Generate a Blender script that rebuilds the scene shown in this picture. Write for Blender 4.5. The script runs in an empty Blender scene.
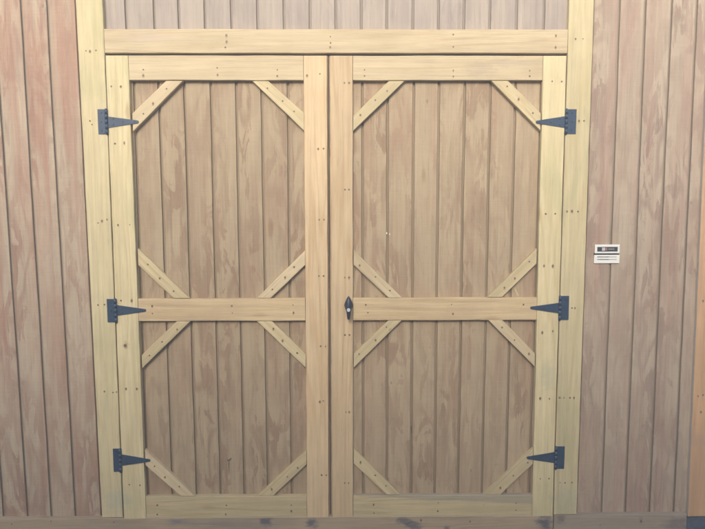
import bpy, bmesh, math, random
from mathutils import Vector, Matrix
random.seed(7)
R = math.radians
S = bpy.context.scene
C = S.collection

# ------------------------------------------------------------------ camera
F, D, H = 560.0, 2.1, 1.36          # focal length in photo pixels, metres to the wall, eye height
B = 0.019                            # thickness of the trim boards
PIT, YAW, ROL = R(-5.236), R(-0.356), R(0.203)
M = Matrix.Rotation(YAW, 3, 'Z') @ Matrix.Rotation(PIT, 3, 'X') @ Matrix.Rotation(ROL, 3, 'Y')
cam = bpy.data.objects.new('camera', bpy.data.cameras.new('camera'))
C.objects.link(cam)
S.camera = cam
cx_, cy_, cz_ = M @ Vector((1, 0, 0)), M @ Vector((0, 0, 1)), -(M @ Vector((0, 1, 0)))
cam.matrix_world = Matrix(((cx_.x, cy_.x, cz_.x, 0), (cx_.y, cy_.y, cz_.y, -D), (cx_.z, cy_.z, cz_.z, H), (0, 0, 0, 1)))
cam.data.sensor_width = 36
cam.data.lens = 36 * F / 705
cam.data.clip_end = 500
cam.data.clip_start = 0.02

def P(x, y, off=B):
    """survey point: photo measurement -> (X, Z) on the wall plane 'off' metres proud of the siding"""
    d = M @ Vector(((x - 352.5) / F, 1, -(y - 264.5) / F))
    t = (D - off) / d.y
    return (d.x * t, d.z * t + H)

class VL:
    """near-vertical line on the wall, least-squares through surveyed points"""
    def __init__(s, pts, off=B):
        q = [P(x, y, off) for x, y in pts]
        n = len(q); mz = sum(p[1] for p in q) / n; mx = sum(p[0] for p in q) / n
        d = sum((p[1] - mz) ** 2 for p in q)
        s.k = sum((p[1] - mz) * (p[0] - mx) for p in q) / d if n > 2 else 0
        s.b = mx - s.k * mz
    def __call__(s, z): return s.b + s.k * z
class HL:
    def __init__(s, pts, off=B):
        q = [P(x, y, off) for x, y in pts]
        n = len(q); mz = sum(p[1] for p in q) / n; mx = sum(p[0] for p in q) / n
        d = sum((p[0] - mx) ** 2 for p in q)
        s.k = sum((p[1] - mz) * (p[0] - mx) for p in q) / d if n > 1 else 0
        s.b = mz - s.k * mx
    def __call__(s, x): return s.b + s.k * x
def cross(v, h):
    z = h.b
    for _ in range(4):
        x = v(z); z = h(x)
    return (v(z), z)

# ------------------------------------------------------------------ materials
def new_mat(name):
    m = bpy.data.materials.new(name); m.use_nodes = True
    nt = m.node_tree
    return m, nt, nt.nodes['Principled BSDF']
def nd(nt, t, **kw):
    n = nt.nodes.new(t)
    for k, v in kw.items(): setattr(n, k, v)
    return n
def mth(nt, op, a, b=None, c=None):
    n = nd(nt, 'ShaderNodeMath', operation=op)
    for i, v in enumerate((a, b, c)):
        if v is None: continue
        if isinstance(v, (int, float)): n.inputs[i].default_value = v
        else: nt.links.new(v, n.inputs[i])
    return n.outputs[0]
def vmul(nt, v, s):
    n = nd(nt, 'ShaderNodeVectorMath', operation='MULTIPLY'); nt.links.new(v, n.inputs[0]); n.inputs[1].default_value = s
    return n.outputs[0]
def noise(nt, v, sc, det=3, rough=.5, dist=0):
    n = nd(nt, 'ShaderNodeTexNoise'); nt.links.new(vmul(nt, v, sc), n.inputs['Vector'])
    n.inputs['Scale'].default_value = 1; n.inputs['Detail'].default_value = det
    n.inputs['Roughness'].default_value = rough; n.inputs['Distortion'].default_value = dist
    return n.outputs['Fac']
def ramp(nt, f, a, b):
    n = nd(nt, 'ShaderNodeMapRange', interpolation_type='SMOOTHSTEP'); nt.links.new(f, n.inputs[0])
    n.inputs[1].default_value = a; n.inputs[2].default_value = b
    return n.outputs[0]
def mix(nt, f, a, b, mode='MIX'):
    n = nd(nt, 'ShaderNodeMix', data_type='RGBA', blend_type=mode)
    if isinstance(f, (int, float)): n.inputs[0].default_value = f
    else: nt.links.new(f, n.inputs[0])
    for i, v in ((6, a), (7, b)):
        if isinstance(v, tuple): n.inputs[i].default_value = (*v, 1)
        else: nt.links.new(v, n.inputs[i])
    return n.outputs[2]

def wood(name, base, band, stain, stain_amt=.5, band_amt=.5, rings=11, nu=7., nv=.9, groove=False, rough=.75, mark=None, mark_amt=0, dirt=None, spots=(), wedge=None, saw=0):
    """base colour, darker latewood bands (contours of a stretched noise: cathedral grain), soft stains of another tint"""
    m, nt, bs = new_mat(name)
    at = nd(nt, 'ShaderNodeAttribute', attribute_name='gr').outputs['Vector']
    oi = nd(nt, 'ShaderNodeObjectInfo').outputs['Random']
    cb = nd(nt, 'ShaderNodeCombineXYZ')
    nt.links.new(mth(nt, 'MULTIPLY', oi, 37.0), cb.inputs[0]); nt.links.new(mth(nt, 'MULTIPLY', oi, 91.0), cb.inputs[1])
    ad = nd(nt, 'ShaderNodeVectorMath', operation='ADD'); nt.links.new(at, ad.inputs[0]); nt.links.new(cb.outputs[0], ad.inputs[1])
    v = ad.outputs[0]
    n0 = noise(nt, v, (nu, nv, 1), 2, .45, .3)
    bands = mth(nt, 'PINGPONG', mth(nt, 'MULTIPLY', n0, rings), .5)
    bands = ramp(nt, mth(nt, 'MULTIPLY', bands, 2.0), .45, .95)
    fade = ramp(nt, noise(nt, v, (5, 1.1, 2), 2), .35, .65)
    bands = mth(nt, 'MULTIPLY', bands, mth(nt, 'MULTIPLY_ADD', fade, .75, .25))
    if groove:
        n1 = noise(nt, v, (24, 6.0, 1), 4, .58, .9)
        bands = mth(nt, 'MAXIMUM', mth(nt, 'MULTIPLY', bands, .85), mth(nt, 'MULTIPLY', ramp(nt, n1, .50, .565), mth(nt, 'MULTIPLY_ADD', fade, .75, .35)))
    fine = noise(nt, v, (330, 7, 60), 4, .7)
    mid = noise(nt, v, (95, 2.2, 20), 4, .6)
    blot = noise(nt, v, (9, 5, 3), 5, .65)
    col = mix(nt, mth(nt, 'MULTIPLY', bands, band_amt), base, band)
    st = ramp(nt, noise(nt, v, (9, 2.2, 3), 3, .55, .6), .47, .68)
    col = mix(nt, mth(nt, 'MULTIPLY', st, stain_amt), col, stain)
    if mark:   # a second tint running in long streaks
        sk = ramp(nt, noise(nt, v, (16, 1.0, 3), 2, .5, .4), .5, .66)
        col = mix(nt, mth(nt, 'MULTIPLY', sk, mark_amt), col, mark)
    g = mth(nt, 'ADD', mth(nt, 'MULTIPLY', fine, .36), mth(nt, 'MULTIPLY', mid, .50))
    g = mth(nt, 'ADD', g, mth(nt, 'MULTIPLY', mth(nt, 'SUBTRACT', blot, .5), .30))
    g = mth(nt, 'ADD', g, .57)
    if saw: g = mth(nt, 'ADD', g, mth(nt, 'MULTIPLY', mth(nt, 'SUBTRACT', noise(nt, v, (14, 190, 3), 2, .5), .5), saw))
    pore = ramp(nt, noise(nt, v, (430, 11, 60), 2, .5), .60, .70)
    g = mth(nt, 'SUBTRACT', g, mth(nt, 'MULTIPLY', pore, .16))
    hs = nd(nt, 'ShaderNodeHueSaturation'); nt.links.new(g, hs.inputs['Value']); nt.links.new(col, hs.inputs['Color'])
    # board-to-board brightness
    col = hs.outputs[0]
    h2 = nd(nt, 'ShaderNodeHueSaturation'); nt.links.new(mth(nt, 'MULTIPLY_ADD', oi, .16, .92), h2.inputs['Value']); nt.links.new(col, h2.inputs['Color'])
    col = h2.outputs[0]
    # small pin knots and specks
    vo = nd(nt, 'ShaderNodeTexVoronoi'); nt.links.new(vmul(nt, v, (9, 4.5, 1)), vo.inputs['Vector']); vo.inputs['Scale'].default_value = 1
    kn = ramp(nt, vo.outputs['Distance'], .045, .02)
    col = mix(nt, mth(nt, 'MULTIPLY', kn, .55), col, tuple(c * .35 for c in base))
    v2 = nd(nt, 'ShaderNodeTexVoronoi'); nt.links.new(vmul(nt, v, (5.5, 1.7, 1)), v2.inputs['Vector']); v2.inputs['Scale'].default_value = 1
    kd = mth(nt, 'ADD', v2.outputs['Distance'], mth(nt, 'MULTIPLY', mth(nt, 'SUBTRACT', mid, .5), .05))
    col = mix(nt, mth(nt, 'MULTIPLY', ramp(nt, kd, .085, .035), .6), col, tuple(c * f for c, f in zip(base, (.62, .5, .42))))
    if dirt:
        # weather/wet patches of irregular outline
        dn = ramp(nt, noise(nt, v, dirt[1], 4, .6, .8), dirt[2], dirt[2] + .13)
        col = mix(nt, mth(nt, 'MULTIPLY', dn, dirt[3]), col, dirt[0])
    tw = nd(nt, 'ShaderNodeTexCoord').outputs['Object']
    if spots:
        sn = noise(nt, tw, (24, 1, 46), 5, .65)
        sx_ = nd(nt, 'ShaderNodeSeparateXYZ'); nt.links.new(tw, sx_.inputs[0])
        for (px, pz, rx, rz, c_, am) in spots:
            a = mth(nt, 'DIVIDE', mth(nt, 'SUBTRACT', sx_.outputs[0], px), rx); b = mth(nt, 'DIVIDE', mth(nt, 'SUBTRACT', sx_.outputs[2], pz), rz)
            r = mth(nt, 'SQRT', mth(nt, 'ADD', mth(nt, 'MULTIPLY', a, a), mth(nt, 'MULTIPLY', b, b)))
            r = mth(nt, 'ADD', r, mth(nt, 'MULTIPLY', mth(nt, 'SUBTRACT', sn, .5), 3.4))
            col = mix(nt, mth(nt, 'MULTIPLY', ramp(nt, r, 1.35, .2), am), col, c_)
    if wedge:
        g_ = nd(nt, 'ShaderNodeSeparateXYZ'); nt.links.new(at, g_.inputs[0])
        a = mth(nt, 'MULTIPLY', g_.outputs[0], -1.0)
        a = mth(nt, 'ADD', a, mth(nt, 'MULTIPLY', g_.outputs[1], wedge[1]))
        a = mth(nt, 'ADD', a, mth(nt, 'MULTIPLY', mth(nt, 'SUBTRACT', noise(nt, v, (30, 5, 1), 4, .6), .5), .022))
        col = mix(nt, mth(nt, 'MULTIPLY', ramp(nt, a, wedge[2], wedge[2] + .008), wedge[3]), col, wedge[0])
    if groove:
        ga = nd(nt, 'ShaderNodeAttribute', attribute_name='groove').outputs['Fac']
        gj = mth(nt, 'MULTIPLY', ga, mth(nt, 'MULTIPLY_ADD', noise(nt, v, (4, 5, 1), 3), .5, .6))
        col = mix(nt, gj, col, tuple(c * .72 for c in base))  # groove floor painted darker, shade put into the colour
    nt.links.new(col, bs.inputs['Base Color'])
    bs.inputs['Roughness'].default_value = rough
    bs.inputs['Specular IOR Level'].default_value = .3
    bp = nd(nt, 'ShaderNodeBump'); bp.inputs['Strength'].default_value = .6; bp.inputs['Distance'].default_value = .0012
    nt.links.new(mth(nt, 'ADD', fine, mth(nt, 'MULTIPLY', bands, .5)), bp.inputs['Height'])
    nt.links.new(bp.outputs[0], bs.inputs['Normal'])
    return m

def plain(name, col, rough=.6, metal=0, var=.15, sc=40, spec=.5, bump=0):
    m, nt, bs = new_mat(name)
    tc = nd(nt, 'ShaderNodeTexCoord').outputs['Object']
    f = noise(nt, tc, (sc, sc, sc), 4, .6)
    c = mix(nt, f, tuple(x * (1 - var) for x in col), tuple(min(1, x * (1 + var)) for x in col))
    nt.links.new(c, bs.inputs['Base Color'])
    nt.links.new(mth(nt, 'MULTIPLY_ADD', f, .2, rough - .1), bs.inputs['Roughness'])
    bs.inputs['Metallic'].default_value = metal; bs.inputs['Specular IOR Level'].default_value = spec
    if bump:
        bp = nd(nt, 'ShaderNodeBump'); bp.inputs['Strength'].default_value = .6; bp.inputs['Distance'].default_value = bump
        nt.links.new(f, bp.inputs['Height']); nt.links.new(bp.outputs[0], bs.inputs['Normal'])
    return m

SX = lambda x, y, off=B: P(x, y, off)
BLU = (.075, .085, .125)
SID_L = wood('siding_pinkish', (0.44, 0.355, 0.265), (0.29, 0.165, 0.12), (0.38, 0.25, 0.18), .55, .7, 6, 8, 1.9, True, mark=(.35, .195, .14), mark_amt=.6, saw=.22)
SID_D = wood('siding_grey_tan', (0.42, 0.325, 0.215), (0.265, 0.165, 0.105), (0.35, 0.23, 0.155), .55, .65, 6, 8, 2.0, True, mark=(.42, .33, .22), mark_amt=.6, saw=.16)
SID_R = wood('siding_mauve', (0.42, 0.34, 0.26), (0.255, 0.175, 0.14), (0.35, 0.245, 0.185), .55, .7, 6, 8, 2.4, True, mark=(.35, .22, .175), mark_amt=.45, saw=.14)
SID_T = wood('siding_over_door_veiled', (0.43, 0.365, 0.31), (0.32, 0.265, 0.245), (0.36, 0.3, 0.28), .5, .4, 5, 8, 1.5, True)  # glare veil put into the colour as a paler, greyer tint
PINE_G = wood('pine_greenish', (0.61, 0.52, 0.32), (0.49, 0.39, 0.2), (0.5, 0.45, 0.26), .7, .45, 8, 9, .7, spots=[(*SX(125.3, 345.5), .012, .015, (.30, .22, .10), .8), (*SX(118, 500), .05, .05, (.42, .44, .36), .5), (*SX(567, 500), .06, .06, (.42, .42, .30), .5), (*SX(548, 375), .03, .06, (.48, .46, .32), .5)])
PINE_O = wood('pine_orange', (0.60, 0.455, 0.285), (0.48, 0.32, 0.165), (0.53, 0.38, 0.22), .6, .5, 12, 12, .6)
PINE_P = wood('pine_pale', (0.6, 0.49, 0.32), (0.49, 0.37, 0.215), (0.52, 0.41, 0.26), .6, .45, 9, 9, .7, spots=[(*SX(482, 70), .06, .035, (.40, .32, .24), .5), (*SX(508, 63), .09, .014, (.44, .37, .28), .4), (*SX(150, 38), .12, .02, (.55, .44, .36), .4)])
PINE_M = wood('pine_rail', (0.56, 0.43, 0.26), (0.44, 0.31, 0.17), (0.46, 0.35, 0.215), .6, .5, 9, 9, .7)
PINE_S = wood('pine_brace', (0.57, 0.47, 0.285), (0.46, 0.36, 0.19), (0.48, 0.39, 0.23), .6, .45, 9, 12, .8)
PINE_W = wood('pine_rail_stained', (0.57, 0.47, 0.285), (0.46, 0.36, 0.19), (0.48, 0.39, 0.23), .6, .45, 9, 12, .8, wedge=((.27, .25, .23), .055, .022, .5))
SILL_M = wood('weathered_sill', (0.42, 0.33, 0.23), (0.30, 0.225, 0.155), (0.33, 0.265, 0.195), .8, .5, 9, 12, .8, spots=[(*SX(265, 521), .026, .02, BLU, .85), (*SX(312, 523), .024, .022, BLU, .8), (*SX(405, 520), .03, .018, BLU, .75), (*SX(413, 526), .03, .018, BLU, .7), (*SX(447, 528), .014, .012, BLU, .7), (*SX(545, 523), .034, .028, BLU, .85), (*SX(232, 525), .14, .02, (.25, .22, .20), .45), (*SX(178, 521), .04, .01, (.15, .17, .24), .6)])
SILL_R = wood('brown_sill', (.37, .31, .24), (.28, .22, .17), (.29, .24, .20), .7, .5, 9, 12, .8, spots=[(*SX(561, 519), .02, .02, (.14, .11, .12), .6), (*SX(676, 524), .05, .03, (.15, .12, .14), .6), (*SX(641, 519), .012, .014, (.16, .11, .10), .6)])
TRIM_O = wood('corner_board_orange', (0.6, 0.38, 0.215), (0.5, 0.29, 0.15), (0.52, 0.33, 0.2), .6, .4, 8, 5, 1.0, spots=[(*SX(700, 440), .08, .03, (.44, .30, .21), .5)])
NAIL = plain('nail_head', (.16, .11, .075), .6, .3, .4, 300)
GEDGE = plain('shade_grey_edge', (.50, .44, .38), .9, 0, .2, 60)  # grey of the shadowed strip beside the corner board, painted on its side
CHECK = plain('brown_check', (.13, .10, .085), .9)
NSTAIN = plain('nail_rust_stain', (.40, .30, .18), .8, 0, .3, 300)
HOLE = plain('dark_hole', (.035, .025, .02), .9)
IRON = plain('blue_black_iron', (.022, .050, .098), .42, .0, .18, 60, .5, .0004)
IRON2 = plain('blue_black_latch', (.02, .032, .055), .38, .0, .2, 90, .5)
CHROME = plain('lock_chrome', (.55, .60, .66), .35, 0.0, .05, 50)
WHITE = plain('sign_white', (.80, .80, .77), .5, 0, .04, 60)
BLACK = plain('sign_black', (.035, .04, .05), .5, 0, .2, 200)
GREYP = plain('sign_grey_print', (.32, .32, .31), .6, 0, .2, 300)
REDP = plain('sign_red_print', (.42, .17, .15), .6, 0, .2, 300)
INNER = plain('raw_framing', (.20, .15, .10), .9)
FOUND = plain('blue_grey_block', (.08, .095, .14), .85, 0, .75, 34, .3, .004)
SHING = plain('roof_shingle', (.07, .07, .075), .9, 0, .4, 60, .3, .004)

# ------------------------------------------------------------------ object helpers
def link(name, bm, mats, parent=None, sharp=True):
    me = bpy.data.meshes.new(name); bm.to_mesh(me); bm.free()
    for m in (mats if isinstance(mats, (list, tuple)) else [mats]): me.materials.append(m)
    o = bpy.data.objects.new(name, me); C.objects.link(o)
    if parent: o.parent = parent
    return o
def thing(name, loc, label, cat, group=None):
    o = bpy.data.objects.new(name, None); C.objects.link(o); o.location = loc; o.empty_display_size = .1
    tag(o, label, cat, group); return o
def tag(o, label, cat, group=None, kind=None):
    if label: o['label'] = label
    if cat: o['category'] = cat
    if group: o['group'] = group
    if kind: o['kind'] = kind

def grl(bm):
    return bm.verts.layers.float_vector.get('gr') or bm.verts.layers.float_vector.new('gr')

len_nail_mat = 2
def board_bm(poly, y0, y1, grain, nails=(), bev=.0020, wav=.0008):
    """poly: (x,z) corners counter-clockwise seen from the front; grain: unit (x,z) direction; y0 front, y1 back"""
    bm = bmesh.new(); L = grl(bm)
    gx, gz = grain; ln = math.hypot(gx, gz); gx /= ln; gz /= ln
    pts = []
    n = len(poly)
    for i in range(n):
        a, b = poly[i], poly[(i + 1) % n]
        d = math.hypot(b[0] - a[0], b[1] - a[1]); k = max(1, int(d / .07))
        ex, ez = (b[0] - a[0]) / d, (b[1] - a[1]) / d
        for j in range(k):
            t = j / k
            w = random.uniform(-wav, wav) if j else 0
            pts.append((a[0] + (b[0] - a[0]) * t - ez * w, a[1] + (b[1] - a[1]) * t + ex * w, j == 0))
    cx = sum(p[0] for p in poly) / n; cz = sum(p[1] for p in poly) / n
    def inset(i, amt):
        m = len(pts); p0, p, p1 = pts[i - 1], pts[i], pts[(i + 1) % m]
        e1 = Vector((p[0] - p0[0], p[1] - p0[1])).normalized(); e2 = Vector((p1[0] - p[0], p1[1] - p[1])).normalized()
        n1 = Vector((-e1.y, e1.x)); n2 = Vector((-e2.y, e2.x)); b = (n1 + n2)
        b = b / max(.3, b.length_squared) * 2 if b.length > 1e-6 else n1
        return (p[0] + b.x * amt, p[1] + b.y * amt)
    rings = []
    for y, amt in ((y1, 0), (y0 + bev, 0), (y0 + bev * .3, bev * .35), (y0, bev)):
        r = []
        for i in range(len(pts)):
            q = inset(i, amt); v = bm.verts.new((q[0], y, q[1])); r.append(v)
            dx, dz = q[0] - cx, q[1] - cz
            v[L] = (dx * gz - dz * gx, dx * gx + dz * gz, y)
        rings.append(r)
    m = len(pts)
    for a, b in zip(rings, rings[1:]):
        for i in range(m):
            bm.faces.new((a[i], a[(i + 1) % m], b[(i + 1) % m], b[i]))
    bm.faces.new(rings[-1]); bm.faces.new(rings[0][::-1])
    for nn in nails:
        x, z = nn[:2]; r = nn[2] if len(nn) > 2 else random.uniform(.0022, .0038)
        if random.random() < .4:      # rust-brown stain soaked into the wood round the nail
            k1, k2, sh = random.uniform(1.2, 1.5), random.uniform(1.4, 2.6), random.uniform(0, .5)
            q = [bm.verts.new((x + r * k1 * math.cos(a), y0 - .00015, z - r * sh + r * k2 * math.sin(a))) for a in [k * math.pi / 6 for k in range(12)]]
            bm.faces.new(q).material_index = len_nail_mat
        ring = []
        cv = bm.verts.new((x, y0 - .0004, z))
        for k in range(9):
            an = k / 9 * 2 * math.pi; v = bm.verts.new((x + r * math.cos(an), y0 - .0006, z + r * math.sin(an) * random.uniform(.85, 1.2))); ring.append(v)
        base = [bm.verts.new((v.co.x, y0 + .0006, v.co.z)) for v in ring]
        for k in range(9):
            f = bm.faces.new((cv, ring[k], ring[(k + 1) % 9])); f.material_index = 1
            f = bm.faces.new((ring[k], base[k], base[(k + 1) % 9], ring[(k + 1) % 9])); f.material_index = 1
    bmesh.ops.recalc_face_normals(bm, faces=bm.faces)
    return bm

def siding_bm(grooves, xl, xr, zb, zt, yb=.012, gw=.009, gd=.0080, seg=24, wob=.0006):
    """grooved sheet: grooves = functions x(z); one continuous mesh with routed channels"""
    bm = bmesh.new(); L = grl(bm); G = bm.verts.layers.float.new('groove')
    rows = []
    top = []
    jit = {}
    for s in range(seg + 1):
        z = zb + (zt - zb) * s / seg
        row = []
        prof = [(xl(z), 0, 0)]
        for gi, g in enumerate(grooves):
            j = jit.get(gi, 0) * .7 + random.uniform(-wob, wob); jit[gi] = j
            x = g(z) + j; w = gw * random.uniform(.9, 1.1) / 2
            for dx, y, gg in ((-w - .0012, 0, 0), (-w, .0012, .6), (-w + .0008, gd, 1), (w - .0008, gd, 1), (w, .0012, .6), (w + .0012, 0, 0)):
                prof.append((x + dx, y, gg))
        prof.append((xr(z), 0, 0))
        for i, (x, y, gg) in enumerate(prof):
            v = bm.verts.new((x, y, z)); k = (i + 2) // 6
            v[L] = (x + .021 * k, z + .77 * k, 0); v[G] = gg; row.append(v)
        b0 = bm.verts.new((prof[-1][0], yb, z)); b1 = bm.verts.new((prof[0][0], yb, z))
        for b in (b0, b1): b[L] = (b.co.x, z, 0)
        row += [b0, b1]; rows.append(row)
    m = len(rows[0])
    for a, b in zip(rows, rows[1:]):
        for i in range(m):
            bm.faces.new((a[i], a[(i + 1) % m], b[(i + 1) % m], b[i]))
    bm.faces.new(rows[0][::-1]); bm.faces.new(rows[-1])
    bmesh.ops.recalc_face_normals(bm, faces=bm.faces)
    return bm

def box(bm, x0, x1, y0, y1, z0, z1, mi=0, bev=0):
    r = bmesh.ops.create_cube(bm, size=1, matrix=Matrix.Translation(((x0 + x1) / 2, (y0 + y1) / 2, (z0 + z1) / 2)) @ Matrix.Diagonal((x1 - x0, y1 - y0, z1 - z0, 1)))
    vs = r['verts']; fs = list({f for v in vs for f in v.link_faces})
    for f in fs: f.material_index = mi
    if bev:
        es = list({e for v in vs for e in v.link_edges})
        bmesh.ops.bevel(bm, geom=es, offset=bev, segments=2, affect='EDGES', profile=.6)
def plate(bm, pts, y0, y1, bev=.0008, mi=0):
    n = len(pts); cx = sum(p[0] for p in pts) / n; cz = sum(p[1] for p in pts) / n
    rings = []
    for y, s in ((y1, 0), (y0 + bev, 0), (y0, bev)):
        r = []
        for x, z in pts:
            d = math.hypot(x - cx, z - cz) or 1
            r.append(bm.verts.new((x - (x - cx) / d * s, y, z - (z - cz) / d * s)))
        rings.append(r)
    for a, b in zip(rings, rings[1:]):
        for i in range(n): bm.faces.new((a[i], a[(i + 1) % n], b[(i + 1) % n], b[i])).material_index = mi
    bm.faces.new(rings[-1]).material_index = mi; bm.faces.new(rings[0][::-1]).material_index = mi
def cyl(bm, c, r, h, axis='Y', seg=20, mi=0, bev=0):
    rot = Matrix.Rotation(R(90), 4, 'X') if axis == 'Y' else (Matrix.Identity(4) if axis == 'Z' else Matrix.Rotation(R(90), 4, 'Y'))
    q = bmesh.ops.create_cone(bm, cap_ends=True, segments=seg, radius1=r, radius2=r * (1 - bev), depth=h, matrix=Matrix.Translation(c) @ rot)
    for f in {f for v in q['verts'] for f in v.link_faces}: f.material_index = mi; f.smooth = len(f.verts) == 4

# ------------------------------------------------------------------ surveyed lines
postL_l = VL([(75, 0), (85, 176), (94.4, 352), (101.5, 518)])
postL_r = VL([(101.5, 2), (109.8, 178), (117.6, 352), (121.8, 518)])
stL_l = VL([(102.3, 2), (110.8, 178), (118.6, 352), (122.8, 518)])
stL_r = VL([(127.7, 56), (132.8, 180), (140.6, 355), (145.7, 518)])
mL_l = VL([(303.5, 57), (304.7, 178), (305.8, 354), (307.3, 518)])
mL_r = VL([(326.7, 57), (327.5, 178), (328, 354), (328.7, 518)])
mR_l = VL([(329.7, 57), (331, 178), (332, 354), (332.1, 518)])
mR_r = VL([(352.5, 57), (352.7, 178), (353.2, 354), (352.9, 518)])
stR_l = VL([(544, 55), (539.6, 180), (535.8, 355), (532.4, 516)])
stR_r = VL([(568.6, 2), (563, 180), (556.7, 355), (553.2, 516)])
postR_l = VL([(569.6, 2), (564, 180), (557.7, 355), (554.2, 516)])
postR_r = VL([(594.4, 0), (587.9, 180), (581.5, 357), (577, 511)])
trim_l = VL([(703, 175), (694.8, 357), (688.2, 511)], .014)
LG = [VL([(0, 88), (6.2, 190), (17.2, 355), (28.1, 515)], 0), VL([(21.1, 0), (31.9, 190), (42, 355), (51.7, 515)], 0), VL([(46.9, 0), (57.5, 190), (67.5, 355), (75.4, 515)], 0)]
LE = VL([(75.4, 0), (85.0, 190), (94.6, 355), (101.2, 515)], 0)   # half-covered groove beside the post
RG = [VL([(619.9, 0), (613, 180), (606.6, 360), (601.4, 512)], 0), VL([(645.7, 0), (638.6, 180), (631, 360), (625.2, 512)], 0),
      VL([(671.6, 0), (664, 180), (656, 360), (648.6, 512)], 0), VL([(697.4, 0), (688.9, 180), (680.4, 360), (673.3, 512)], 0)]
RE = VL([(593.5, 0), (586.9, 180), (580.6, 357), (576.6, 511)], 0)
REND = VL([(686.3, 511), (686.3, 511)], 0); REND.k = trim_l.k; REND.b = trim_l.b + .004
head_t = HL([(103, 28.8), (330, 29.6), (568, 29.3)]); head_b = HL([(104, 52.8), (330, 53.4), (568, 53)])
door_t = HL([(107, 55.1), (330, 56.3), (567, 55.5)]); rt_b = HL([(128, 80), (330, 80.7), (543, 80.3)])
mid_t = HL([(142, 298.7), (303, 298.7), (356, 298.1), (535, 297.5)]); mid_b = HL([(142, 321), (303, 321), (356, 320.4), (535, 319.9)])
bot_t = HL([(147, 496.7), (306, 496.4), (354, 495), (531, 495)]); bot_b = HL([(147, 518.6), (306, 518.2), (354, 517.9), (531, 516.8)])
def cols(rows, ys): return [VL([(r[i], y) for r, y in zip(rows, ys)], 0) for i in range(len(rows[0]))]
YS = (100, 270, 350, 470)
DLG = cols([[134, 158.9, 184.7, 211.3, 236.3, 261.8, 288], [141.3, 165.4, 189.5, 215, 240, 264.7, 289.6], [143.3, 168.2, 193.2, 217.9, 242, 266.7, 291], [147, 171.6, 196, 220.1, 244, 267.5, 291.6]], YS)
DRG = cols([[362.6, 388, 413.7, 439.2, 465, 490.5, 515.2, 541.6], [362.6, 387, 412.5, 436.6, 461.3, 486.3, 511, 535.6], [362.9, 387, 411.7, 435.8, 460, 484.6, 508.7, 532.8], [363.4, 387, 411, 435.2, 458.5, 482.6, 506.1, 530.3]], YS)
TG = []
for x in [126.9, 155, 179.7, 205.7, 232, 258, 284.4, 310.4, 336, 361.2, 386.7, 412.8, 438.3, 463.8, 489.4, 516.2, 543.4]:
    q = P(x, 37, 0)[0]; TG.append(lambda z, q=q: q)
TOP = 2.50
ZB_L = P(50, 518)[1]; ZB_R = P(620, 514)[1]

def vboard(name, l, r, zb, zt, mat, parent, nails=(), y0=-B, y1=-.0005, label=None, extra=()):
    poly = [(l(zb), zb), (r(zb), zb), (r(zt), zt), (l(zt), zt)]
    ns = [P(x, y) for x, y in nails] + list(extra)
    o = link(name, board_bm(poly, y0, y1, (0, 1), ns), [mat, NAIL, NSTAIN], parent)
    if label: o['label'] = label
    return o
def hboard(name, l, r, b, t, mat, parent, nails=(), y0=-B, y1=-.0005, label=None, gap=.0009):
    lb, rb, rt, lt = cross(l, b), cross(r, b), cross(r, t), cross(l, t)
    poly = [(lb[0] + gap, lb[1]), (rb[0] - gap, rb[1]), (rt[0] - gap, rt[1]), (lt[0] + gap, lt[1])]
    o = link(name, board_bm(poly, y0, y1, (1, 0), [P(x, y) for x, y in nails]), [mat, NAIL, NSTAIN], parent)
    if label: o['label'] = label
    return o
def const(v): return lambda z: v

# ------------------------------------------------------------------ the shed
shed = thing('shed', (0, 0, 0), 'wooden shed with grooved plywood siding, double barn doors framed in pale pine and black hinges', 'shed')
link('siding', siding_bm([VL([(4.1 - 24 * k, 515), (4.1 - 24 * k, 515)], 0) if False else (lambda z, k=k: LG[0](z) - .0937 * k) for k in range(8, 0, -1)] + LG + [LE], lambda z: LG[0](z) - .0937 * 8.6, lambda z: LE(z) + .010, .10, TOP), [SID_L], shed)['label'] = 'pinkish siding left of the doors'
link('siding', siding_bm([RE] + RG, lambda z: RE(z) - .010, lambda z: REND(z), .10, TOP), [SID_R], shed)['label'] = 'mauve grey siding right of the doors'
ztp = cross(mR_l, door_t)[1] + .004
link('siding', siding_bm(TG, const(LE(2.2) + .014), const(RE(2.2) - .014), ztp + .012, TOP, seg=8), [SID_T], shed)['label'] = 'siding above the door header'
vboard('door_post', postL_l, postL_r, ZB_L, TOP, PINE_G, shed, [(86, 51), (90, 51.5), (96, 50.5), (90, 121), (92, 124.6), (98, 223), (102, 221), (107, 219.6), (98, 305), (104.5, 304.6), (104.5, 391.5), (113, 392.5), (116.5, 392)], y1=-.0005)
vboard('door_post', postR_l, postR_r, ZB_R, TOP, PINE_G, shed, [(575.6, 39), (583, 39), (579, 121), (584, 121), (567, 211.4), (572, 211.4), (578, 211.6), (572, 308), (575, 308), (559.6, 397.7), (564, 397.7), (570, 397.7), (574, 397.7), (560, 482.5), (565, 482.6), (572, 482.4)])
hboard('header_board', postL_r, postR_l, head_b, head_t, PINE_P, shed, [(226.4, 35.7), (226.6, 42), (225.4, 47.6), (330.4, 36.8), (330.6, 43), (330.2, 47.3), (453.3, 34.7), (453.3, 47), (555.9, 35.7), (555.6, 47.6)], gap=.0012)
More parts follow.
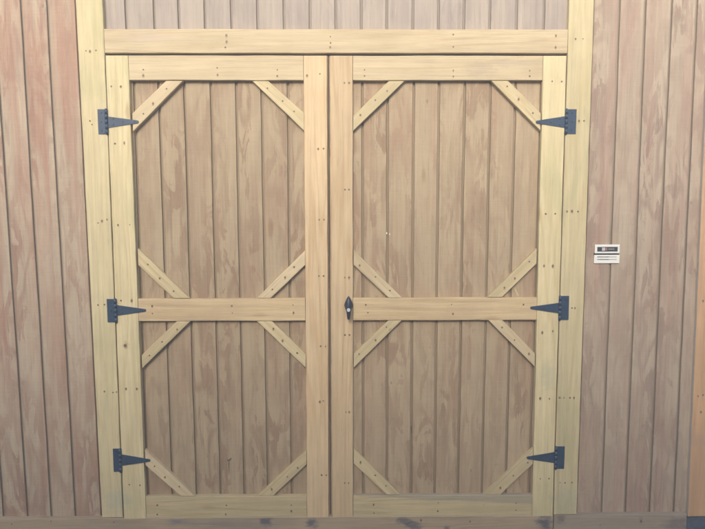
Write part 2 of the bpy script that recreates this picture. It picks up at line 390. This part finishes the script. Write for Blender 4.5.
# weathered sill boards under doors and walls
xs = postR_l(.18)
sl = board_bm([(-2.05, .035), (xs - .0015, .035), (xs - .0015, ZB_L - .0035), (-2.05, ZB_L - .0015)], -B - .001, .0, (1, 0), [P(114, 522), P(51, 521), P(421, 520), P(12, 524), P(470, 521)])
link('sill_board', sl, [SILL_M, NAIL, NAIL], shed)['label'] = 'weathered grey sill board with blue stains below the doors'
sr = board_bm([(xs + .0015, .035), (REND(.1) - .012, .035), (REND(.17) - .012, ZB_R - .002), (xs + .0015, ZB_R - .002)], -B - .001, .0, (1, 0), [P(563, 520), P(641, 521), P(600, 525)])
link('sill_board', sr, [SILL_R, NAIL, NAIL], shed)['label'] = 'brown sill board at the right'
# corner board, thicker and standing a little prouder
ct = board_bm([(trim_l(.165), .172), (1.48, .172), (1.48, TOP), (trim_l(TOP), TOP)], -.014, .0, (0, 1), [P(698, 396, .014), P(703, 395, .014), P(701, 412, .014), P(703, 301, .014)])
ct.normal_update()
for f in ct.faces:
    if f.normal.x < -.7 and f.calc_area() > 1e-4: f.material_index = 3
link('corner_board', ct, [TRIM_O, NAIL, NSTAIN, GEDGE], shed)['label'] = 'orange corner board at the right edge'
# carcass: foundation blocks, side walls, back, roof
bm = bmesh.new(); box(bm, -2.04, 1.475, .014, 2.45, .0, .17); 
link('foundation', bm, [FOUND], shed)
bm = bmesh.new(); box(bm, 1.3 + .022, 1.470, -.006, .0125, -.02, .168, 0, .004)
link('foundation_block', bm, [FOUND], shed)['label'] = 'mottled blue block under the corner board'
bm = bmesh.new()
box(bm, -2.04, -2.0, .014, 2.4, .171, 2.5); box(bm, 1.42, 1.465, .014, 2.4, .171, 2.5); box(bm, -1.999, 1.419, 2.36, 2.4, .171, 2.5)
link('side_wall', bm, [INNER], shed)
bm = bmesh.new()
v = [bm.verts.new(c) for c in ((-2.2, -.08, 2.50), (1.62, -.08, 2.50), (-.29, -.08, 3.25), (-2.2, 2.6, 2.50), (1.62, 2.6, 2.50), (-.29, 2.6, 3.25))]
for f in ((0, 1, 2), (5, 4, 3), (0, 2, 5, 3), (2, 1, 4, 5), (1, 0, 3, 4)): bm.faces.new([v[i] for i in f])
bmesh.ops.recalc_face_normals(bm, faces=bm.faces)
link('roof', bm, [SHING], shed)

# ------------------------------------------------------------------ doors
def brace(pts, door, k):
    q = [P(*p) for p in pts]
    a = sum((q[(i + 1) % 4][0] - q[i][0]) * (q[(i + 1) % 4][1] + q[i][1]) for i in range(4))
    if a > 0: q = q[::-1]
    if math.dist(pts[0], pts[3]) > math.dist(pts[0], pts[1]): pts = pts[1:] + pts[:1]
    # long direction from the midpoints of the two mitred ends
    e = [((pts[0][0] + pts[3][0]) / 2, (pts[0][1] + pts[3][1]) / 2), ((pts[1][0] + pts[2][0]) / 2, (pts[1][1] + pts[2][1]) / 2)]
    A, Bq = P(*e[0]), P(*e[1])
    dx, dz = Bq[0] - A[0], Bq[1] - A[1]
    ns = []
    for t in (.2, .5, .8):
        t += random.uniform(-.05, .05); w = random.uniform(-.006, .006); l = math.hypot(dx, dz)
        ns.append((A[0] + dx * t - dz / l * w, A[1] + dz * t + dx / l * w, .0032))
    cx = sum(p[0] for p in q) / 4; cz = sum(p[1] for p in q) / 4
    q = [(cx + (x - cx) * .992, cz + (z - cz) * .992) for x, z in q]
    return link('brace', board_bm(q, -B + .0006, -.0005, (dx, dz), ns), [PINE_S if k % 3 else PINE_P, NAIL, NSTAIN], door)

def hinge(door, plate_px, root, tip, side):
    """T hinge: tall plate on the post, rolled knuckle at the seam, tapering strap across the stile"""
    (x0, y0, x1, y1) = plate_px
    a = P(x0, y0, B + .003); b = P(x1, y1, B + .003)
    yb, yf = -B + .0002, -B - .0026
    bm = bmesh.new()
    kn = .0052
    if side < 0: px0, px1, kx = a[0], b[0] - .010, b[0] - .004
    else: px0, px1, kx = a[0] + .010, b[0], a[0] + .004
    box(bm, px0, px1, yf, yb, b[1], a[1], 0, .0009)
    # knuckles
    n = 5; hz = (a[1] - b[1]) / n
    for i in range(n):
        cyl(bm, (kx, -B - kn * .75, b[1] + hz * (i + .5)), kn, hz - .0012, 'Z', 16)
    cyl(bm, (kx, -B - kn * .75, (a[1] + b[1]) / 2), kn * .55, a[1] - b[1] + .004, 'Z', 12)
    # strap
    r0 = P(x1 if side < 0 else x0, root[0], B + .003); r1 = P(x1 if side < 0 else x0, root[1], B + .003); t = P(tip[0], tip[1], B + .003)
    sx = kx + (.001 if side < 0 else -.001)
    w = .0052; s = -side
    pts = [(sx, r1[1]), (sx, r0[1])]
    arc = [(t[0] - s * w + s * w * math.cos(q), t[1] + w * math.sin(q)) for q in [math.pi / 2 - math.pi * i / 8 for i in range(9)]]
    pts = [(sx, r0[1])] + arc + [(sx, r1[1])]
    if s < 0: pts = pts[::-1]
    plate(bm, pts[::-1], yf, yb)
    # screw heads
    L = t[0] - sx
    for f, dz in ((.2, .25), (.2, -.25), (.5, 0), (.87, 0)):
        z = t[1] + dz * (r0[1] - r1[1])
        cyl(bm, (sx + L * f, yf - .0006, z), .0034, .0016, 'Y', 12, 0, .3)
    for dz in (.14, .5, .86):
        cyl(bm, ((px0 + px1) / 2 + random.uniform(-.001, .001), yf - .0006, b[1] + (a[1] - b[1]) * dz), .0036, .0016, 'Y', 12, 0, .3)
    bmesh.ops.recalc_face_normals(bm, faces=bm.faces)
    return link('hinge', bm, [IRON], door)

def door(side, xl, xr, grooves, stl, str_, mats, nails):
    zt = ztp; zb = bot_b(0) + .001
    o = link('door', siding_bm(grooves, xl, xr, zb, zt, yb=.014), [SID_D, CHECK, PINE_S, WHITE], shed)
    return o

dl = door(-1, lambda z: postL_r(z) + .0025, lambda z: (mL_r(z) + mR_l(z)) / 2 - .0015, DLG, None, None, None, None)
dl['label'] = 'left door leaf without a handle'
dr = door(1, lambda z: (mL_r(z) + mR_l(z)) / 2 + .0015, lambda z: postR_l(z) - .0025, DRG, None, None, None, None)
dr['label'] = 'right door leaf with the T handle'
ZD0, ZD1 = bot_b(-.8), door_t(-.8)
vboard('stile', stL_l, stL_r, bot_b(-.83), door_t(-.83), PINE_G, dl, [(111.3, 86.5), (120.8, 86.5), (115, 143.7), (124.3, 143), (118, 225), (129.7, 224.7), (121, 300.6), (131.7, 300.6), (126, 388.8), (136.8, 388.8), (129.4, 484.5), (140, 485)], extra=[(*P(125.3, 345.5), .0055)])
vboard('stile', mL_l, mL_r, bot_b(-.12), door_t(-.12), PINE_O, dl, [(307, 75.6), (319.9, 74), (318.2, 148.8), (323.6, 148.8), (319.2, 219.6), (324, 219.6), (318.9, 276), (323.6, 276), (320.6, 346.2), (325.6, 346.2), (319.9, 401.8), (323.3, 400.8), (321.6, 475), (326.3, 475)])
vboard('stile', mR_l, mR_r, bot_b(-.03), door_t(-.03), PINE_O, dr, [(344.4, 83), (349.1, 83), (345, 189.7), (349, 189.7), (344.8, 277.5), (349.1, 277.5), (345, 335), (349.5, 335), (346, 412), (349.2, 412), (344.7, 482.9), (348.5, 482.9)])
vboard('stile', stR_l, stR_r, bot_b(.75), door_t(.75), PINE_G, dr, [(552.2, 81.4), (561.7, 81.7), (545.7, 214), (555.2, 213.8), (544, 265.9), (552.8, 266), (542.3, 332.6), (552.8, 331), (540.2, 398.4), (549.4, 398.6), (540.2, 478.7), (549, 478.5)])
hboard('rail', stL_r, mL_l, rt_b, door_t, PINE_P, dl, [(143.3, 69.8), (143.3, 75.6), (217.2, 68), (217.6, 75), (277.3, 70), (277.3, 76)])
hboard('rail', stL_r, mL_l, mid_b, mid_t, PINE_M, dl, [(152.2, 306), (152.4, 313.5), (231.8, 306), (232.4, 313), (293, 305), (293.5, 312.9)])
hboard('rail', stL_r, mL_l, bot_b, bot_t, PINE_S, dl, [(157.3, 505), (157.3, 514.4), (226.4, 505), (225.8, 514), (291.3, 505), (291.3, 511)])
hboard('rail', mR_r, stR_l, rt_b, door_t, PINE_P, dr, [(364.5, 70), (364.5, 76), (453.3, 70.8), (453.3, 76.6), (529.7, 70.8), (529.7, 76.3)])
hboard('rail', mR_r, stR_l, mid_b, mid_t, PINE_M, dr, [(365.8, 304.7), (367.9, 312.6), (451.6, 304.4), (453, 313.9), (523.5, 304.7)])
hboard('rail', mR_r, stR_l, bot_b, bot_t, PINE_W, dr, [(373.6, 504.6), (373.9, 513), (438.3, 502.5), (437.8, 511), (516, 503), (516, 510)])
BL = [[(132, 113.5), (166, 80.7), (183, 80.7), (132.6, 132)], [(252, 80.8), (268, 80.8), (304.2, 113), (304.2, 131)],
      [(137.4, 248.5), (189.5, 298.5), (173.5, 298.5), (138, 265)], [(305.3, 250), (270.4, 298.5), (256.7, 298.5), (305.3, 250)],
      [(141.2, 355.5), (176.7, 321.2), (190.4, 321.2), (141.8, 368.8)], [(256.7, 321.2), (271.8, 321.2), (306, 354.6), (306, 368.2)],
      [(144.5, 449.5), (195, 496.3), (181, 496.3), (145, 465)], [(306.8, 450.8), (273, 496.3), (257.6, 496.3), (306.8, 450.8)]]
BL[3] = [(305.2, 250.3), (256.7, 298.5), (270.4, 298.5), (305.3, 265)]
BL[7] = [(306.6, 450.5), (257.6, 496.2), (273, 496.2), (306.8, 464.3)]
BR = [[(353, 116.2), (389, 80.8), (404.8, 80.8), (353, 131.2)], [(491, 80.6), (508, 80.6), (541.2, 113.5), (540.8, 131)],
      [(353.4, 249.8), (402.6, 298), (388.5, 298), (353.5, 265)], [(537.2, 248.6), (487.4, 297.5), (501.9, 297.5), (536.9, 263.5)],
      [(353.6, 354), (388.5, 320.5), (401.7, 320.4), (353.6, 368)], [(488.3, 320), (502.4, 320), (535.3, 353.6), (535, 367)],
      [(353.5, 448.5), (400.3, 495), (386.7, 495), (353.5, 463.3)], [(533.6, 448.3), (483.4, 494.9), (500.5, 494.9), (533.2, 464)]]
for k, b in enumerate(BL): brace(b, dl, k)
for k, b in enumerate(BR): brace(b, dr, k + 1)
for a in (((97.2, 109.2, 108.2, 134.2), (116.3, 128), (138.5, 121.8)), ((106.5, 299, 117.3, 322.3), (305, 315.8), (146, 310.4)), ((112.6, 448.7, 121.9, 471.8), (454.3, 466), (150.2, 460.6))):
    hinge(dl, *a, -1)
for a in (((565.6, 109.2, 576, 133.9), (116, 127.9), (536, 122)), ((559.2, 295.9, 568.6, 320), (302.8, 313.4), (530.3, 308)), ((555, 446.5, 564.2, 468.8), (452, 463.2), (526.8, 458))):
    hinge(dr, *a, 1)
# T handle: lozenge escutcheon, turning bar and keyed cylinder
hx, hz = P(348.6, 306)
bm = bmesh.new()
pts = []
for i in range(32):
    a = 2 * math.pi * i / 32
    c, s = math.cos(a), math.sin(a)
    r = 1 / (abs(c / .0165) ** 1.25 + abs(s / .036) ** 1.25) ** (1 / 1.25)
    pts.append((hx + r * c, hz + .0035 + r * s))
plate(bm, pts, -B - .006, -B + .0002, .003)
for sz in (.027, -.026): cyl(bm, (hx, -B - .0065, hz + .0035 + sz), .0028, .002, 'Y', 12)
bmesh.ops.recalc_face_normals(bm, faces=bm.faces)
esc = link('handle', bm, [IRON2], dr); esc['label'] = 'blue black T handle with a silver lock'
bm = bmesh.new()
cyl(bm, (hx, -B - .018, hz), .0105, .026, 'Y', 24, 0, .12)
secs = [(-.046, .0045, .0055, -.026), (-.038, .0062, .007, -.030), (-.02, .0078, .008, -.034), (0, .0105, .009, -.036), (.02, .0075, .008, -.034), (.033, .0058, .0065, -.031), (.038, .004, .005, -.029)]
prev = None
for dz, w, t, y in secs:
    ring = [bm.verts.new((hx + w * math.cos(a), -B + y + t * math.sin(a), hz + dz)) for a in [2 * math.pi * i / 16 for i in range(16)]]
    if prev:
        for i in range(16): bm.faces.new((prev[i], prev[(i + 1) % 16], ring[(i + 1) % 16], ring[i])).smooth = True
    else: bm.faces.new(ring[::-1])
    prev = ring
bm.faces.new(prev)
cyl(bm, (hx, -B - .0465, hz - .007), .0066, .009, 'Y', 24, 1, .08)
box(bm, hx - .0007, hx + .0007, -B - .0509, -B - .0498, hz - .0105, hz - .0035, 2)
bmesh.ops.recalc_face_normals(bm, faces=bm.faces)
link('turning_bar', bm, [IRON2, CHROME, BLACK], dr).name = 'turning_bar'

# little marks on the door siding: a splinter, pale chips, a dark check and resin drips
def chip(o, pts, off, mi):
    me = o.data; b2 = bmesh.new(); b2.from_mesh(me)
    q = [P(x, y, 0) for x, y in pts]
    plate(b2, q, -off, .0005, .0003, mi)
    b2.to_mesh(me); b2.free()
chip(dr, [(513.8, 288), (515.2, 287.6), (519, 295.6), (517.3, 296)], .0012, 2)
chip(dr, [(386, 232.4), (387.1, 232.2), (387.3, 234), (386.3, 234.2)], .0008, 3)
chip(dr, [(389.3, 233.2), (390, 233.1), (389.9, 235.2), (389.3, 235)], .0008, 3)
chip(dl, [(226.6, 458.6), (228.2, 459.8), (231.5, 457.6), (231.7, 459), (229.2, 461.3), (227.6, 461.2)], .0006, 1)
chip(dl, [(228.4, 462), (229.4, 462), (229.2, 468), (228.9, 476), (228.5, 470)], .0006, 1)
chip(dr, [(410.8, 426), (411.6, 426), (411.7, 432), (411.1, 433.5)], .0006, 1)

# ------------------------------------------------------------------ notice plate on the right wall
t0 = P(607, 254, .004)
sg = thing('sign', (t0[0], -.004, t0[1]), 'small white notice plate with black band and fine print right of the doors', 'sign')
def rel(x, y): q = P(x, y, .004); return (q[0] - t0[0], q[1] - t0[1])
def sbox(bm, x0, y0, x1, y1, a, b, mi, bev=0):
    p, q = rel(x0, y0), rel(x1, y1); box(bm, p[0], q[0], a, b, q[1], p[1], mi, bev)
bm = bmesh.new()
sbox(bm, 594.9, 244.6, 619.4, 253.2, -.0012, .0025, 0, .0008)
sbox(bm, 597.2, 246.9, 617.4, 251.5, -.0016, -.0012, 1)
sbox(bm, 601.9, 247.5, 604.9, 250.7, -.0019, -.0016, 2)
sbox(bm, 605.6, 247.8, 606.9, 250.5, -.0019, -.0016, 4)
x = 608.2
while x < 614:
    w = random.uniform(.35, .9); sbox(bm, x, 248.5, x + w, 249.6, -.0019, -.0016, 3); x += w + .3
link('upper_plate', bm, [WHITE, BLACK, plain('emblem_grey', (.5, .5, .52), .6), GREYP, REDP], sg)
bm = bmesh.new()
sbox(bm, 594.1, 252.7, 619.2, 255.1, .0, .0035, 1)
sbox(bm, 595.4, 253.3, 596.4, 254.4, -.0006, 0, 1); sbox(bm, 617.2, 253.3, 618.2, 254.4, -.0006, 0, 1)
sbox(bm, 594.1, 255, 619.2, 263.2, -.0012, .0025, 0, .0008)
for yy in (256.9, 259.5):
    x = 597.1
    while x < 616.2:
        w = random.uniform(.5, 1.4); sbox(bm, x, yy - .45, x + w, yy + .4, -.0015, -.0012, 1 if x < 608 else 2); x += w + .22
link('lower_plate', bm, [WHITE, BLACK, GREYP], sg)

# ------------------------------------------------------------------ ground and the hedge added to shade the lower wall
m, nt, bs = new_mat('packed_earth')
tc = nd(nt, 'ShaderNodeTexCoord').outputs['Object']
c = mix(nt, ramp(nt, noise(nt, tc, (1.5, 1.5, 1), 6, .65), .4, .6), (.11, .095, .07), (.06, .075, .035))
c = mix(nt, noise(nt, tc, (60, 60, 1), 4, .6), c, (.13, .11, .085))
nt.links.new(c, bs.inputs['Base Color']); bs.inputs['Roughness'].default_value = .95
bm = bmesh.new(); bmesh.ops.create_grid(bm, x_segments=40, y_segments=40, size=20)
for v in bm.verts:
    d = math.hypot(v.co.x, v.co.y)
    v.co.z = 0 if d < 9 else random.uniform(-.03, .03)
g = link('ground', bm, [m]); tag(g, None, None, kind='structure')

LEAF = plain('hedge_leaf', (.05, .085, .035), .7, 0, .5, 3)
BARK = plain('hedge_bark', (.09, .065, .045), .9)
HY, HH = -4.2, 2.9
shade_hedge = thing('shade_hedge', (0, HY, 0), 'tall clipped evergreen hedge added unseen behind the camera to shade the lower wall', 'shade_hedge')
bm = bmesh.new()
rnd = random.Random(3)
for i in range(26000):
    x = rnd.uniform(-9, 9); z = rnd.uniform(.05, HH + .12 * math.sin(x * 2.1) + .1 * math.sin(x * 5.3)); y = rnd.gauss(0, .28)
    s = rnd.uniform(.05, .10)
    n = Vector((rnd.uniform(-1, 1), rnd.uniform(-1, 1), rnd.uniform(-.3, 1))).normalized(); a = n.orthogonal().normalized(); b = n.cross(a)
    p = Vector((x, y, z))
    bm.faces.new([bm.verts.new(p + a * s), bm.verts.new(p + b * s * .5), bm.verts.new(p - a * s), bm.verts.new(p - b * s * .5)])
link('foliage', bm, [LEAF], shade_hedge)
bm = bmesh.new()
for i in range(24):
    cyl(bm, (-8.8 + i * .76, rnd.uniform(-.1, .1), 1.1), .035, 2.3, 'Z', 8)
link('stems', bm, [BARK], shade_hedge)

# ------------------------------------------------------------------ volume added to lend the air a milky veil
HAZE = .075
m = bpy.data.materials.new('veil_haze'); m.use_nodes = True; nt = m.node_tree
nt.nodes.remove(nt.nodes['Principled BSDF'])
pv = nt.nodes.new('ShaderNodeVolumePrincipled'); pv.inputs['Density'].default_value = HAZE; pv.inputs['Color'].default_value = (.93, .95, 1, 1); pv.inputs['Anisotropy'].default_value = .0
nt.links.new(pv.outputs[0], nt.nodes['Material Output'].inputs['Volume'])
bm = bmesh.new(); box(bm, -21, 21, -21, 21, -1, 3.6)
hz_ = link('veil_haze', bm, [m]); tag(hz_, 'thin milky haze added for a veiled look', 'veil_haze', kind='stuff')

# ------------------------------------------------------------------ light
w = bpy.data.worlds.new('World'); S.world = w; w.use_nodes = True
nt = w.node_tree; bg = nt.nodes['Background']
sky = nt.nodes.new('ShaderNodeTexSky'); sky.sky_type = 'NISHITA'; sky.sun_disc = False
EL, AZ = R(27), R(-10)      # sun behind the photographer, over the hedge, slightly to the left
sky.sun_elevation = EL; sky.sun_rotation = R(180) - AZ; sky.air_density = 1.3; sky.dust_density = 3.0
nt.links.new(sky.outputs[0], bg.inputs[0]); bg.inputs[1].default_value = .10
sun = bpy.data.objects.new('sun', bpy.data.lights.new('sun', 'SUN')); C.objects.link(sun)
sun.data.energy = 1.5; sun.data.angle = R(26); sun.data.color = (1, .95, .86)
d = Vector((math.sin(AZ) * math.cos(EL), -math.cos(AZ) * math.cos(EL), math.sin(EL)))   # towards the sun
sun.rotation_euler = d.to_track_quat('Z', 'Y').to_euler()
sun.location = (3, -12, 9)

vs = S.view_settings; vs.view_transform = 'Standard'; vs.look = 'None'; vs.gamma = 1; vs.use_curve_mapping = False
vs.exposure = 1.42
S.render.engine = 'CYCLES'
